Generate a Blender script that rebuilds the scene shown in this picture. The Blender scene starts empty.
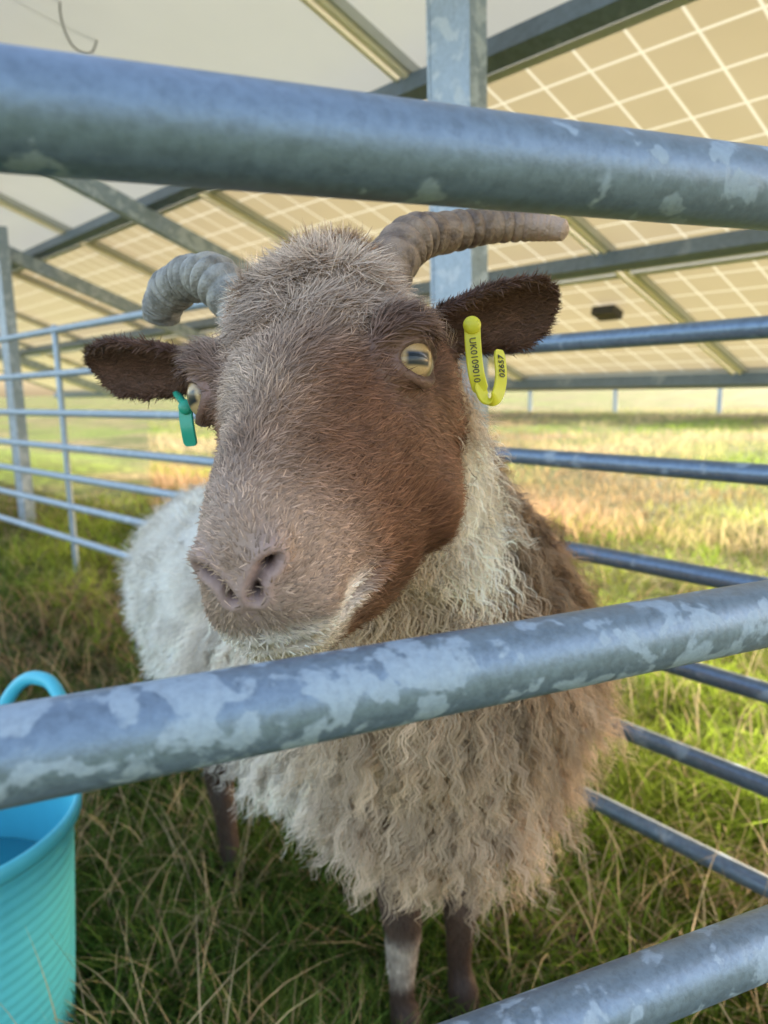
import bpy, bmesh, math, random
import numpy as np
from mathutils import Vector, Matrix
rng = np.random.default_rng(7); random.seed(7)
SC = bpy.context.scene; COL = SC.collection
rad = math.radians
def nrm(a): a = np.asarray(a, float); return a/np.maximum(np.linalg.norm(a, axis=-1, keepdims=True), 1e-9)
def sst(a, b, x): t = np.clip((x-a)/(b-a), 0, 1); return t*t*(3-2*t)

# ---------------------------------------------------------------- camera frame
CAM = np.array([0, 0, .95]); FP = 773.0; PI_, RO = rad(9.3), rad(1.5)
F0 = np.array([0, math.cos(PI_), -math.sin(PI_)]); X0 = np.array([1., 0, 0]); U0 = np.array([0, math.sin(PI_), math.cos(PI_)])
R1 = math.cos(RO)*X0 - math.sin(RO)*U0; U1 = math.sin(RO)*X0 + math.cos(RO)*U0
def ray(px, py): return F0 + (px-384)/FP*R1 + (512-py)/FP*U1
def P(px, py, d): return CAM + ray(px, py)*d
def hit(px, py, p0, nv):
    d = ray(px, py); t = np.dot(np.asarray(p0)-CAM, nv)/np.dot(d, nv); return CAM + d*t

# ---------------------------------------------------------------- object helpers
def tag(o, label=None, cat=None, group=None, kind=None):
    if label: o['label'] = label
    if cat: o['category'] = cat
    if group: o['group'] = group
    if kind: o['kind'] = kind
    return o
def empty(name, loc, label, cat, group=None):
    o = bpy.data.objects.new(name, None); COL.objects.link(o); o.location = loc; o.empty_display_size = .1
    return tag(o, label, cat, group)
def attach(o, parent):
    if parent is not None:
        o.parent = parent
        o.matrix_parent_inverse = Matrix.Translation(-Vector(parent.location)) if parent.type == 'EMPTY' else Matrix.Identity(4)
def mk(name, V, F, mat, parent=None, smooth=True, recalc=True, loc=None):
    me = bpy.data.meshes.new(name); me.from_pydata([tuple(map(float, v)) for v in V], [], [tuple(map(int, f)) for f in F])
    if recalc:
        bm = bmesh.new(); bm.from_mesh(me); bmesh.ops.recalc_face_normals(bm, faces=bm.faces[:]); bm.to_mesh(me); bm.free()
    me.polygons.foreach_set('use_smooth', [smooth]*len(me.polygons))
    me.materials.append(mat)
    o = bpy.data.objects.new(name, me); COL.objects.link(o); attach(o, parent)
    return o
def merge(parts):
    V = []; F = []; k = 0
    for v, f in parts:
        V.extend(list(v)); F.extend([tuple(i+k for i in q) for q in f]); k += len(v)
    return V, F
def loft(rings, caps=True):
    rings = np.asarray(rings); k, m, _ = rings.shape; V = rings.reshape(-1, 3); F = []
    for i in range(k-1):
        for j in range(m):
            F.append((i*m+j, i*m+(j+1) % m, (i+1)*m+(j+1) % m, (i+1)*m+j))
    if caps: F.append(tuple(range(m-1, -1, -1))); F.append(tuple(range((k-1)*m, k*m)))
    return V, F
def catmull(pts, n):
    p = np.asarray(pts, float); m = len(p); q = np.vstack([2*p[0]-p[1], p, 2*p[-1]-p[-2]]); out = []
    for t in np.linspace(0, m-1, n):
        i = min(int(t), m-2); u = t-i; a, b, c, d = q[i], q[i+1], q[i+2], q[i+3]
        out.append(.5*((2*b)+(-a+c)*u+(2*a-5*b+4*c-d)*u*u+(-a+3*b-3*c+d)*u**3))
    return np.array(out)
def tube(pts, radii, seg=20, n=None, capround=False, ell=None):
    pts = np.asarray(pts, float); r = np.asarray(radii, float)*np.ones(len(pts))
    if n:
        r = np.maximum(catmull(np.c_[r, r, r], n)[:, 0], 1e-4); pts = catmull(pts, n)
    T = nrm(np.gradient(pts, axis=0))
    up = np.array([0, 0, 1.]) if abs(T[0][2]) < .9 else np.array([0, 1., 0])
    A = nrm(np.cross(up, T[0])); rings = []; ang = np.linspace(0, 2*math.pi, seg, endpoint=False)
    frames = []
    for i in range(len(pts)):
        A = nrm(A - T[i]*np.dot(A, T[i])); B = np.cross(T[i], A); frames.append((A.copy(), B))
    P0 = list(pts); RR = list(r); FR = list(frames)
    if capround:
        for f, g in ((.5, .866), (.85, .53), (.99, .1)):
            P0.insert(0, pts[0]-T[0]*r[0]*f); RR.insert(0, r[0]*g); FR.insert(0, frames[0])
            P0.append(pts[-1]+T[-1]*r[-1]*f); RR.append(r[-1]*g); FR.append(frames[-1])
    e = ell or (1, 1)
    for p, q, (A, B) in zip(P0, RR, FR):
        rings.append(p + q*(np.cos(ang)[:, None]*A*e[0] + np.sin(ang)[:, None]*B*e[1]))
    return loft(rings)
def box(c, ax, h):
    c = np.asarray(c, float); V = []
    for i in (-1, 1):
        for j in (-1, 1):
            for k in (-1, 1): V.append(c + ax[0]*h[0]*i + ax[1]*h[1]*j + ax[2]*h[2]*k)
    return V, [(0, 1, 3, 2), (4, 6, 7, 5), (0, 4, 5, 1), (2, 3, 7, 6), (0, 2, 6, 4), (1, 5, 7, 3)]
def ellipsoid(c, ax, r, nu=20, nv=12):
    rings = []
    for th in np.linspace(.02, math.pi-.02, nv):
        a = np.linspace(0, 2*math.pi, nu, endpoint=False)
        rings.append(c + r[0]*math.sin(th)*np.cos(a)[:, None]*ax[0] + r[1]*math.sin(th)*np.sin(a)[:, None]*ax[1] + r[2]*math.cos(th)*ax[2])
    return loft(rings)

# ---------------------------------------------------------------- materials
def new_mat(name):
    m = bpy.data.materials.new(name); m.use_nodes = True; nt = m.node_tree; nt.nodes.clear()
    out = nt.nodes.new('ShaderNodeOutputMaterial'); return m, nt, out
def nd(nt, typ, ins=None, **props):
    n = nt.nodes.new(typ)
    for k, v in props.items(): setattr(n, k, v)
    for k, v in (ins or {}).items():
        s = n.inputs[k]
        if isinstance(v, bpy.types.NodeSocket): nt.links.new(v, s)
        else: s.default_value = v
    return n
def math_(nt, op, a, b=0.0, c=0.0): return nd(nt, 'ShaderNodeMath', {0: a, 1: b, 2: c}, operation=op).outputs[0]
def mixc(nt, f, a, b):
    n = nt.nodes.new('ShaderNodeMix'); n.data_type = 'RGBA'
    for i, v in ((0, f), (6, a), (7, b)):
        if isinstance(v, bpy.types.NodeSocket): nt.links.new(v, n.inputs[i])
        else: n.inputs[i].default_value = v if i == 0 else (*v, 1)
    return n.outputs[2]
def ramp(nt, x, lo, hi): return nd(nt, 'ShaderNodeMapRange', {0: x, 1: lo, 2: hi, 3: 0., 4: 1.}, interpolation_type='SMOOTHSTEP').outputs[0]
def noise(nt, co, scale, detail=3., rough=.5, dist=0.): return nd(nt, 'ShaderNodeTexNoise', {'Vector': co, 'Scale': scale, 'Detail': detail, 'Roughness': rough, 'Distortion': dist}).outputs[0]
def ocoord(nt): return nd(nt, 'ShaderNodeTexCoord').outputs['Object']

def galv(name, base, pale, lo, hi, scale=26., rough=.42, metal=.55, amt=.35):
    m, nt, out = new_mat(name); co = ocoord(nt)
    n1 = noise(nt, co, scale, 4, .5, .3); n2 = noise(nt, co, scale*5, 3, .6); n3 = noise(nt, co, 6, 2)
    msk = ramp(nt, math_(nt, 'ADD', n1, math_(nt, 'MULTIPLY', math_(nt, 'SUBTRACT', n3, .5), .4)), lo, hi)
    c = mixc(nt, ramp(nt, n2, .3, .7), tuple(x*.85 for x in base), tuple(x*1.12 for x in base))
    msk2 = math_(nt, 'MULTIPLY', msk, math_(nt, 'ADD', math_(nt, 'MULTIPLY', n2, .8), amt))
    c = mixc(nt, msk2, c, pale)
    sp = nd(nt, 'ShaderNodeTexVoronoi', {'Vector': co, 'Scale': scale*3.2}).outputs['Color']
    v = nd(nt, 'ShaderNodeSeparateColor', {0: sp}).outputs[0]
    c = mixc(nt, math_(nt, 'MULTIPLY', v, .25), c, tuple(min(1, x*1.5) for x in base))
    dk = ramp(nt, noise(nt, co, scale*14, 2, .7), .66, .78)
    c = mixc(nt, math_(nt, 'MULTIPLY', dk, .3), c, tuple(x*.4 for x in base))
    r = math_(nt, 'ADD', math_(nt, 'MULTIPLY', msk, .2), math_(nt, 'ADD', math_(nt, 'MULTIPLY', n2, .2), rough-.1))
    b = nd(nt, 'ShaderNodeBump', {'Strength': .12, 'Distance': .002, 'Height': n2})
    p = nd(nt, 'ShaderNodeBsdfPrincipled', {'Base Color': c, 'Metallic': math_(nt, 'SUBTRACT', metal, math_(nt, 'MULTIPLY', msk, metal*.6)), 'Roughness': r, 'Normal': b.outputs[0]})
    nt.links.new(p.outputs[0], out.inputs[0]); return m
M_RAIL1 = galv('galvanised_smooth', (.155, .215, .305), (.34, .42, .52), .58, .62, 48, .44, .45, .25)
M_RAIL2 = galv('galvanised_blotched', (.165, .225, .305), (.36, .445, .54), .54, .605, 60, .42, .5, .24)
M_RAILB = galv('galvanised_back', (.15, .205, .29), (.34, .40, .47), .6, .7, 24, .38)
M_RAILL = galv('galvanised_far', (.33, .40, .49), (.5, .55, .6), .6, .7, 24, .45, .35)
M_STEEL = galv('galvanised_steel_section', (.32, .375, .45), (.58, .62, .68), .50, .60, 30, .5, .4)
M_BEAM = galv('steel_purlin', (.13, .17, .22), (.3, .33, .36), .6, .75, 10, .5, .4)

def plain(name, col, rough=.5, spec=.5, coat=0., nscale=40., namt=.15, bump=0., trans=0.):
    m, nt, out = new_mat(name); co = ocoord(nt); n = noise(nt, co, nscale, 4)
    c = mixc(nt, n, tuple(x*(1-namt) for x in col), tuple(min(1, x*(1+namt)) for x in col))
    ins = {'Base Color': c, 'Roughness': rough, 'Specular IOR Level': spec, 'Coat Weight': coat}
    p = nd(nt, 'ShaderNodeBsdfPrincipled', ins)
    if bump: nt.links.new(nd(nt, 'ShaderNodeBump', {'Strength': bump, 'Distance': .003, 'Height': n}).outputs[0], p.inputs['Normal'])
    sh = p.outputs[0]
    if trans:
        t = nd(nt, 'ShaderNodeBsdfTranslucent', {'Color': c}); sh = nd(nt, 'ShaderNodeMixShader', {0: trans, 1: sh, 2: t.outputs[0]}).outputs[0]
    nt.links.new(sh, out.inputs[0]); return m
def attr_mat(name, rough=.6, trans=.2, spec=.25, bump=0, diffuse=False):
    m, nt, out = new_mat(name); a = nd(nt, 'ShaderNodeAttribute', attribute_name='Col').outputs['Color']
    if diffuse: p = nd(nt, 'ShaderNodeBsdfDiffuse', {'Color': a})
    else: p = nd(nt, 'ShaderNodeBsdfPrincipled', {'Base Color': a, 'Roughness': rough, 'Specular IOR Level': spec})
    if bump:
        nb = noise(nt, ocoord(nt), 420, 4, .65)
        nt.links.new(nd(nt, 'ShaderNodeBump', {'Strength': bump, 'Distance': .002, 'Height': nb}).outputs[0], p.inputs['Normal'])
    sh = p.outputs[0]
    if trans:
        t = nd(nt, 'ShaderNodeBsdfTranslucent', {'Color': a}); sh = nd(nt, 'ShaderNodeMixShader', {0: trans, 1: sh, 2: t.outputs[0]}).outputs[0]
    nt.links.new(sh, out.inputs[0]); return m
M_SKIN = attr_mat('sheep_skin', .45, 0, .4, .5)
M_FUR = attr_mat('sheep_hair', .5, 0, .2)
M_WOOL = attr_mat('sheep_wool', .65, .25, .2, 0, True)
M_GRASS = attr_mat('grass_blades', .5, .35, .3, 0, True)

# ---------------------------------------------------------------- strands as ribbon meshes
def strands(name, Pts, W, wid, col, mat, parent=None):
    K, S, _ = Pts.shape
    A = Pts - W*wid[..., None]*.5; B = Pts + W*wid[..., None]*.5
    V = np.stack([A, B], axis=2).reshape(-1, 3).astype(np.float32)
    base = (np.arange(K)*S*2)[:, None] + (np.arange(S-1)*2)[None, :]
    Q = np.stack([base, base+1, base+3, base+2], axis=-1).reshape(-1, 4).astype(np.int32)
    me = bpy.data.meshes.new(name); nF = len(Q)
    me.vertices.add(len(V)); me.vertices.foreach_set('co', V.ravel())
    me.loops.add(nF*4); me.loops.foreach_set('vertex_index', Q.ravel())
    me.polygons.add(nF); me.polygons.foreach_set('loop_start', np.arange(nF, dtype=np.int32)*4)
    me.polygons.foreach_set('use_smooth', np.ones(nF, dtype=bool))
    me.update(calc_edges=True)
    if col.ndim == 2: col = np.repeat(col[:, None, :], S, axis=1)
    c = np.ones((K, S, 2, 4), np.float32); c[..., :3] = np.clip(col, 0, 1)[:, :, None, :]
    at = me.color_attributes.new('Col', 'FLOAT_COLOR', 'POINT'); at.data.foreach_set('color', c.ravel())
    me.materials.append(mat)
    o = bpy.data.objects.new(name, me); COL.objects.link(o); attach(o, parent); return o
def fbm(p, s, seed=0):
    r = np.random.default_rng(seed); out = 0; amp = 1; tot = 0
    for o in range(4):
        for k in range(3):
            d = nrm(r.normal(size=p.shape[-1])); out = out + amp*np.sin((p@d)*s*(2**o)*(1+.3*k)+r.uniform(0, 6.28)); tot += amp
        amp *= .6
    return out/tot*1.6

# ================================================================= GROUND
un = nrm(np.array([-.66, .75])); nn = np.array([un[1], -un[0]])      # row direction, down-slope direction
def gz(x, y):
    u = x*un[0]+y*un[1]; n = x*nn[0]+y*nn[1]
    return .26*sst(1.3, 3.4, u)*sst(4.6, 2.6, n)
def gz2(x, y): 
    p = np.stack([x, y], -1); return gz(x, y) + .018*fbm(p, 3., 3)*sst(60, 10, np.abs(x)+np.abs(y))
def axis_(lo, hi, n): t = np.linspace(-1, 1, n); return np.sinh(t*6.2)/np.sinh(6.2)*(hi-lo)/2
xs = axis_(-400, 400, 221); ys = axis_(-400, 400, 221)+1.5
GX, GY = np.meshgrid(xs, ys); GZ = gz2(GX, GY)
nx = len(xs); Vg = np.c_[GX.ravel(), GY.ravel(), GZ.ravel()]
Fg = [(j*nx+i, j*nx+i+1, (j+1)*nx+i+1, (j+1)*nx+i) for j in range(nx-1) for i in range(nx-1)]
m, nt, out = new_mat('pasture_soil_and_turf'); co = ocoord(nt)
n1 = noise(nt, co, .9, 5, .6, .4); n2 = noise(nt, co, 14, 5, .7); n3 = noise(nt, co, .35, 3, .5)
c = mixc(nt, ramp(nt, n1, .38, .62), (.09, .12, .03), (.34, .27, .15))
c = mixc(nt, ramp(nt, n3, .45, .62), c, (.19, .27, .045))
c = mixc(nt, ramp(nt, n2, .35, .7), tuple([.04, .04, .018]), c)
p = nd(nt, 'ShaderNodeBsdfPrincipled', {'Base Color': c, 'Roughness': .9, 'Specular IOR Level': .1, 'Normal': nd(nt, 'ShaderNodeBump', {'Strength': .8, 'Distance': .03, 'Height': n2}).outputs[0]})
nt.links.new(p.outputs[0], out.inputs[0])
g = mk('ground', Vg, Fg, m, None, True, False); tag(g, 'rough grassy pasture ground under and beyond the solar panels', 'ground', None, 'structure')

BK = np.array([-.645, .965])   # bucket centre
def blades(name, x, y, L, wd, bend, col, label, cat, S=4, root_shade=.36):
    K = len(x); z = gz2(x, y)-.004
    root = np.c_[x, y, z]; a = rng.uniform(0, 6.28, K); lean = np.c_[np.cos(a), np.sin(a), np.zeros(K)]
    b = rng.uniform(0, 6.28, K); Wd = np.c_[np.cos(b), np.sin(b), np.zeros(K)]
    s = np.linspace(0, 1, S)
    Pts = root[:, None, :] + (L[:, None]*s)[..., None]*np.array([0, 0, 1.]) + lean[:, None, :]*(L[:, None]*bend[:, None]*(.25*s+.75*s**2))[..., None]
    Pts[..., 2] -= (L*bend**2)[:, None]*.38*s**2
    wid = wd[:, None]*np.interp(s, [0, .4, 1], [.8, 1, .12])[None, :]
    c3 = col[:, None, :]*np.interp(s, [0, .5, 1], [root_shade, 1, 1.15])[None, :, None]  # roots darkened in colour to stand in for shade low in the turf
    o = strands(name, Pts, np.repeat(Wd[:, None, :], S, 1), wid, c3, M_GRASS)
    return tag(o, label, cat, None, 'stuff')
def pick(K, d0, d1, a0=-.62, a1=.62, pw=1.0):
    d = d0*(d1/d0)**(rng.random(K)**pw); t = rng.uniform(a0, a1, K); x = d*t; y = d*np.ones(K)
    k = ((x-BK[0])**2+(y-BK[1])**2 > .19**2); return x[k], y[k]
x, y = pick(66000, .68, 5.0, -.75, .75)
p2 = np.c_[x, y]; v = fbm(p2, 4., 5)[:, None]*.5+.5; rr = rng.random((len(x), 1)); nd_ = (x*nn[0]+y*nn[1])[:, None]
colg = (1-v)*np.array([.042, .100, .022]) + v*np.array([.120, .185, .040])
sun_paint = sst(.70, 1.2, nd_+.22*fbm(p2, 6., 91)[:, None]); dapple = sst(-.15, .25, fbm(p2, 5., 92)[:, None])
sun_lime = (1-v)*np.array([.24, .40, .040])+v*np.array([.48, .56, .08]); sun_lime = sun_lime*(.38+.62*dapple)
colg = colg*(1-sun_paint)+sun_lime*sun_paint  # sun patches painted into blade colour: dappled lime over the darker shaded green
drz = sst(.05, .4, fbm(p2, 2.6, 77)[:, None])
dry = (rr < .12+.38*drz*(1-.5*sun_paint))
colg = np.where(dry, (np.array([.42, .325, .18])*(1-drz)+np.array([.36, .25, .15])*drz)*(.5+.8*rng.random((len(x), 1))), colg*(.45+.9*rng.random((len(x), 1))))
L = rng.uniform(.035, .125, len(x))*(1+.7*fbm(p2, 7., 6)); 
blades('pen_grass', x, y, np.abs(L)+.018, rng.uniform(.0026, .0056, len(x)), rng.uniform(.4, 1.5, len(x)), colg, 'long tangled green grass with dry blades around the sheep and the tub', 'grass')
x, y = pick(1100, .75, 2.4, -.6, .6)
k = (fbm(np.c_[x, y], 5., 9) > -.1) ; x = x[k]; y = y[k]
blades('dry_grass_stems', x, y, rng.uniform(.12, .32, len(x)), rng.uniform(.0016, .0030, len(x)), rng.uniform(.15, 1.1, len(x)), np.array([.58, .46, .29])*rng.uniform(.6, 1.2, (len(x), 1)), 'thin straw-coloured dead stems standing in the green grass', 'grass', 6)
x, y = pick(45000, 4.0, 24, -.3, .62, .8)
p2 = np.c_[x*.45, y*1.5]; v = sst(-.25, .35, fbm(p2, .8, 15))[:, None]; w = sst(-.15, .3, fbm(p2, 1.0, 25))[:, None]; rr = rng.random((len(x), 1))
cg = np.array([.27, .40, .045])*(1-v)+np.array([.62, .50, .29])*v; cg = cg*(1-w*.85)+np.array([.42, .26, .16])*w*.85
blades('field_grass', x, y, rng.uniform(.04, .20, len(x))*(.6+.6*v[:, 0]), rng.uniform(.005, .011, len(x)), rng.uniform(.2, 1.2, len(x)), cg*(.55+.75*rr), 'sunlit patchy yellow and russet field grass beyond the hurdles', 'grass')

# ================================================================= HURDLES
def rail_obj(a, b, r, mat, parent, bow=0.0):
    a = np.asarray(a); b = np.asarray(b); t = np.linspace(0, 1, 9)
    pts = a + (b-a)*t[:, None]; pts[:, 2] -= bow*np.sin(np.pi*t)
    V, F = tube(pts, [r]*9, 40); return mk('rail', V, F, mat, parent)
def upright(x, y, z1, r, mat, parent):
    z0 = float(gz(np.array(x), np.array(y)))-.03
    V, F = tube([(x, y, z0), (x, y, (z0+z1)/2), (x, y, z1)], [r]*3, 24, None, True); mk('upright', V, F, mat, parent)
GRP = 'galvanised hurdles around the sheep pen'
kf, d0 = .436, .28; fn = np.array([-kf, 1, 0]); fp = np.array([0, d0, 0])
h = empty('sheep_hurdle', (0, d0, 0), 'nearest galvanised hurdle with pale oxide blotches crossing in front of the sheep', 'hurdle', GRP)
def fxy(x): return d0+kf*x
pairs = [((0, 110), (768, 190)), ((0, 757), (768, 613)), ((500, 1046), (768, 942))]
xa, xb = -.80, .874
for i, (a, b) in enumerate(pairs):
    A = hit(*a, fp, fn); B = hit(*b, fp, fn)
    f = lambda X: A + (B-A)*((X-A[0])/(B[0]-A[0]))
    rail_obj(f(xa), f(xb), (.0166, .0158, .0158)[i], (M_RAIL1, M_RAIL2, M_RAIL2)[i], h)
for z in (.53, .40, .27, .15):
    rail_obj((xa, fxy(xa), z), (xb, fxy(xb), z), .0135, M_RAIL2, h)
upright(xa, fxy(xa), 1.03, .0175, M_RAIL1, h); upright(xb, fxy(xb), 1.03, .0175, M_RAIL1, h)
q0 = np.array([.547, 1.10, 0]); qd = np.array([-.6, .8, 0]); qn = np.array([.8, .6, 0])
h = empty('sheep_hurdle', tuple(q0), 'galvanised hurdle behind the sheep running forward to the right edge of the pen', 'hurdle', GRP)
s0, s1 = -.535, 1.30
for k, yy in enumerate((327, 475, 588, 693, 787, 887)):
    z = hit(768, yy, q0, qn)[2]; a = q0+qd*s0; b = q0+qd*s1; a[2] = b[2] = z
    rail_obj(a, b, .0155 if k else .016, M_RAILB, h)
zt = hit(768, 327, q0, qn)[2]
for s in (s0+.03, s1): e = q0+qd*s; upright(e[0], e[1], zt+.005, .017, M_RAILB, h)
q0 = np.array([-.79, 2.55, 0]); qd = nrm(np.array([-1.0, 1.05, 0])); qn = np.array([qd[1], -qd[0], 0])
h = empty('sheep_hurdle', tuple(q0), 'far hurdle on higher grass at the left with closely spaced thin rails', 'hurdle', GRP)
s0, s1 = -.55, 2.0
for k, yy in enumerate((340, 378, 412, 441, 466, 490, 517)):
    z = hit(0, yy, q0, qn)[2]; a = q0+qd*s0; b = q0+qd*s1; a[2] = b[2] = z
    rail_obj(a, b, .0135, M_RAILL, h)
zt = hit(0, 340, q0, qn)[2]
pp = hit(64, 430, q0, qn); upright(pp[0], pp[1], zt+.01, .012, M_RAILL, h)
for s in (s0, s1): e = q0+qd*s; upright(e[0], e[1], zt+.005, .0145, M_RAILL, h)

# ================================================================= SOLAR ARRAYS
TILT = rad(21); Z0 = 2.305; TT = math.tan(TILT)
U3 = np.array([un[0], un[1], 0]); S3 = np.array([nn[0]*math.cos(TILT), nn[1]*math.cos(TILT), -math.sin(TILT)]); N3 = np.cross(S3, U3); N3 = N3 if N3[2] > 0 else -N3
def Q(u, n, off=0., z0=Z0, nb=0.): return np.array([un[0]*u+nn[0]*n, un[1]*u+nn[1]*n, z0-TT*(n-nb)]) + N3*off
def sheet_mat(name, grid):
    m, nt, out = new_mat(name); co = ocoord(nt); sx = nd(nt, 'ShaderNodeSeparateXYZ', {0: co})
    n1 = noise(nt, co, 2.2, 3, .6)
    if grid:
        def line(v, pitch, w):
            f = math_(nt, 'FRACT', math_(nt, 'DIVIDE', v, pitch)); d = math_(nt, 'ABSOLUTE', math_(nt, 'SUBTRACT', f, .5)); return ramp(nt, d, .5-w-.014, .5-w+.014)
        ln = math_(nt, 'MAXIMUM', line(sx.outputs[0], .1316, .030), line(sx.outputs[1], .1264, .030))
        c = mixc(nt, n1, (.50, .43, .295), (.61, .535, .385)); c = mixc(nt, ln, c, (.92, .90, .82))
        tr = .118
    else:
        c = mixc(nt, n1, (.66, .70, .74), (.76, .80, .84)); tr = .075
    p = nd(nt, 'ShaderNodeBsdfPrincipled', {'Base Color': c, 'Roughness': .35, 'Specular IOR Level': .4})
    t = nd(nt, 'ShaderNodeBsdfTranslucent', {'Color': c})
    nt.links.new(nd(nt, 'ShaderNodeMixShader', {0: tr, 1: p.outputs[0], 2: t.outputs[0]}).outputs[0], out.inputs[0]); return m
M_CELL = sheet_mat('solar_cells_from_below', True); M_BACK = sheet_mat('white_backsheet', False)
M_ALU = plain('aluminium_frame', (.50, .51, .50), .4, .6, 0, 30, .1)
M_SUNTINT = plain('alloy_rail_sun_tint', (.95, .88, .70), .4, .5, 0, 30, .1, 0, .35)  # plain aluminium; sunlight on it is put into the pale yellow colour
M_BLK = plain('black_plastic', (.02, .02, .022), .45); M_CAB = plain('grey_cable_sheath', (.12, .12, .12), .5)
PW, PH = 1.185, .965/math.cos(TILT)-.016
def panel_mesh(mat):
    me = bpy.data.meshes.new('solar_panel'); me.from_pydata([(0, 0, 0), (PW, 0, 0), (PW, PH, 0), (0, PH, 0)], [], [(0, 1, 2, 3)]); me.materials.append(mat); return me
E3 = (np.array([1., 0, 0]), np.array([0, 1., 0]), np.array([0, 0, 1.]))
fr = merge([box((PW/2, .012, -.008), E3, (PW/2, .012, .018)), box((PW/2, PH-.012, -.008), E3, (PW/2, .012, .018)),
            box((.012, PH/2, -.008), E3, (.012, PH/2-.0245, .018)), box((PW-.012, PH/2, -.008), E3, (.012, PH/2-.0245, .018))])
fme = bpy.data.meshes.new('panel_frame'); fme.from_pydata([tuple(map(float, v)) for v in fr[0]], [], fr[1]); fme.materials.append(M_ALU)
pm_cell, pm_back = panel_mesh(M_CELL), panel_mesh(M_BACK)
def array(loc, label, rows, cols, u0, z0, nb, posts, purl, rafters, clamp_u):
    root = empty('solar_array', loc, label, 'solar panels', None); T = Matrix.Translation(-Vector(loc))
    for i, n0 in enumerate(rows):
        for j in range(cols):
            o = bpy.data.objects.new('solar_panel', pm_back if i == 0 else pm_cell); COL.objects.link(o); o.parent = root
            c = Q(u0+1.2*j+.0075, n0+.006, 0, z0, nb)
            Mx = Matrix(((U3[0], S3[0], N3[0], c[0]), (U3[1], S3[1], N3[1], c[1]), (U3[2], S3[2], N3[2], c[2]), (0, 0, 0, 1)))
            o.matrix_parent_inverse = T; o.matrix_basis = Mx
            f = bpy.data.objects.new('panel_frame', fme); COL.objects.link(f); f.parent = o
    uu0, uu1 = u0-.1, u0+1.2*cols+.1
    for n in purl:
        c = Q((uu0+uu1)/2, n, -.058, z0, nb); L = (uu1-uu0)/2
        V, F = merge([box(c, (U3, S3, N3), (L, .004, .026)), box(c+S3*.023-N3*.0235, (U3, S3, N3), (L, .019, .0025)), box(c+S3*.023+N3*.0235, (U3, S3, N3), (L, .019, .0025))])
        mk('purlin', V, F, M_BEAM, root, False)
    for u in clamp_u:
        n0, n1 = rows[0], rows[-1]+.96; c = Q(u, (n0+n1)/2, -.034, z0, nb); L = (n1-n0)/2/math.cos(TILT)
        V, F = merge([box(c+U3*.015, (S3, U3, N3), (L, .007, .006)), box(c-U3*.015, (S3, U3, N3), (L, .007, .006))])
        mk('clamp_rail', V, F, M_SUNTINT, root, False)
    for u in rafters:
        n0, n1 = rows[0]+.45, rows[-1]+.75; c = Q(u, (n0+n1)/2, -.125, z0, nb); L = (n1-n0)/2/math.cos(TILT)
        V, F = merge([box(c, (S3, U3, N3), (L, .003, .034)), box(c+N3*.031+U3*.02, (S3, U3, N3), (L, .017, .003)), box(c-N3*.031+U3*.02, (S3, U3, N3), (L, .017, .003))])
        mk('rafter', V, F, M_STEEL, root, False)
    for (u, n) in posts:
        b = Q(u, n, 0, z0, nb); z1 = b[2]-.04; zb = float(gz(np.array(b[0]), np.array(b[1])))-.05
        a3 = nrm(np.array([nn[0], nn[1], 0])); c = np.array([b[0], b[1], (z1+zb)/2]); hz = (z1-zb)/2; Z = E3[2]
        V, F = merge([box(c, (U3, a3, Z), (.052, .004, hz)), box(c+U3*.056+a3*.02, (U3, a3, Z), (.004, .026, hz)), box(c-U3*.056+a3*.02, (U3, a3, Z), (.004, .026, hz)),
                      box(c+U3*.042+a3*.044, (U3, a3, Z), (.0095, .003, hz)), box(c-U3*.042+a3*.044, (U3, a3, Z), (.0095, .003, hz))])
        mk('post', V, F, M_STEEL, root, False)
    return root
rows = [.58, 1.548, 2.516]
ar = array(tuple(Q(1.18, 1.25)*np.array([1, 1, 0])), 'tilted solar panels seen from below on steel posts directly above the sheep', rows, 9, .33-1.2, Z0, 0.,
      [(1.18, 1.25), (4.34, 1.25), (7.7, 1.25)], [.66, 1.46, 2.36, 3.42], [2.97, 4.34, 7.7], [1.53+1.2*k-1.2 for k in range(0, 8)])
jb = hit(607, 313, Q(0, 0, -.035), N3); V, F = box(jb, (U3, S3, N3), (.05, .035, .016)); mk('junction_box', V, F, M_BLK, ar, False)
cp = [P(66, -30, 2.05), P(60, 10, 2.05), P(72, 45, 2.08), P(92, 52, 2.15), P(98, 20, 2.2), P(90, -30, 2.2)]
V, F = tube(cp, [.0026]*6, 8, 30); mk('cable', V, F, M_CAB, ar)
array(tuple(np.array([un[0]*12+nn[0]*20.2, un[1]*12+nn[1]*20.2, 0])), 'distant row of solar panels across the field beyond the hurdles', [19, 19.968, 20.936], 13, 4., 2.05, 19.0,
      [(6.4+3.1*k, 20.2) for k in range(5)], [19.2, 20.9, 21.8], [], [])

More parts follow.
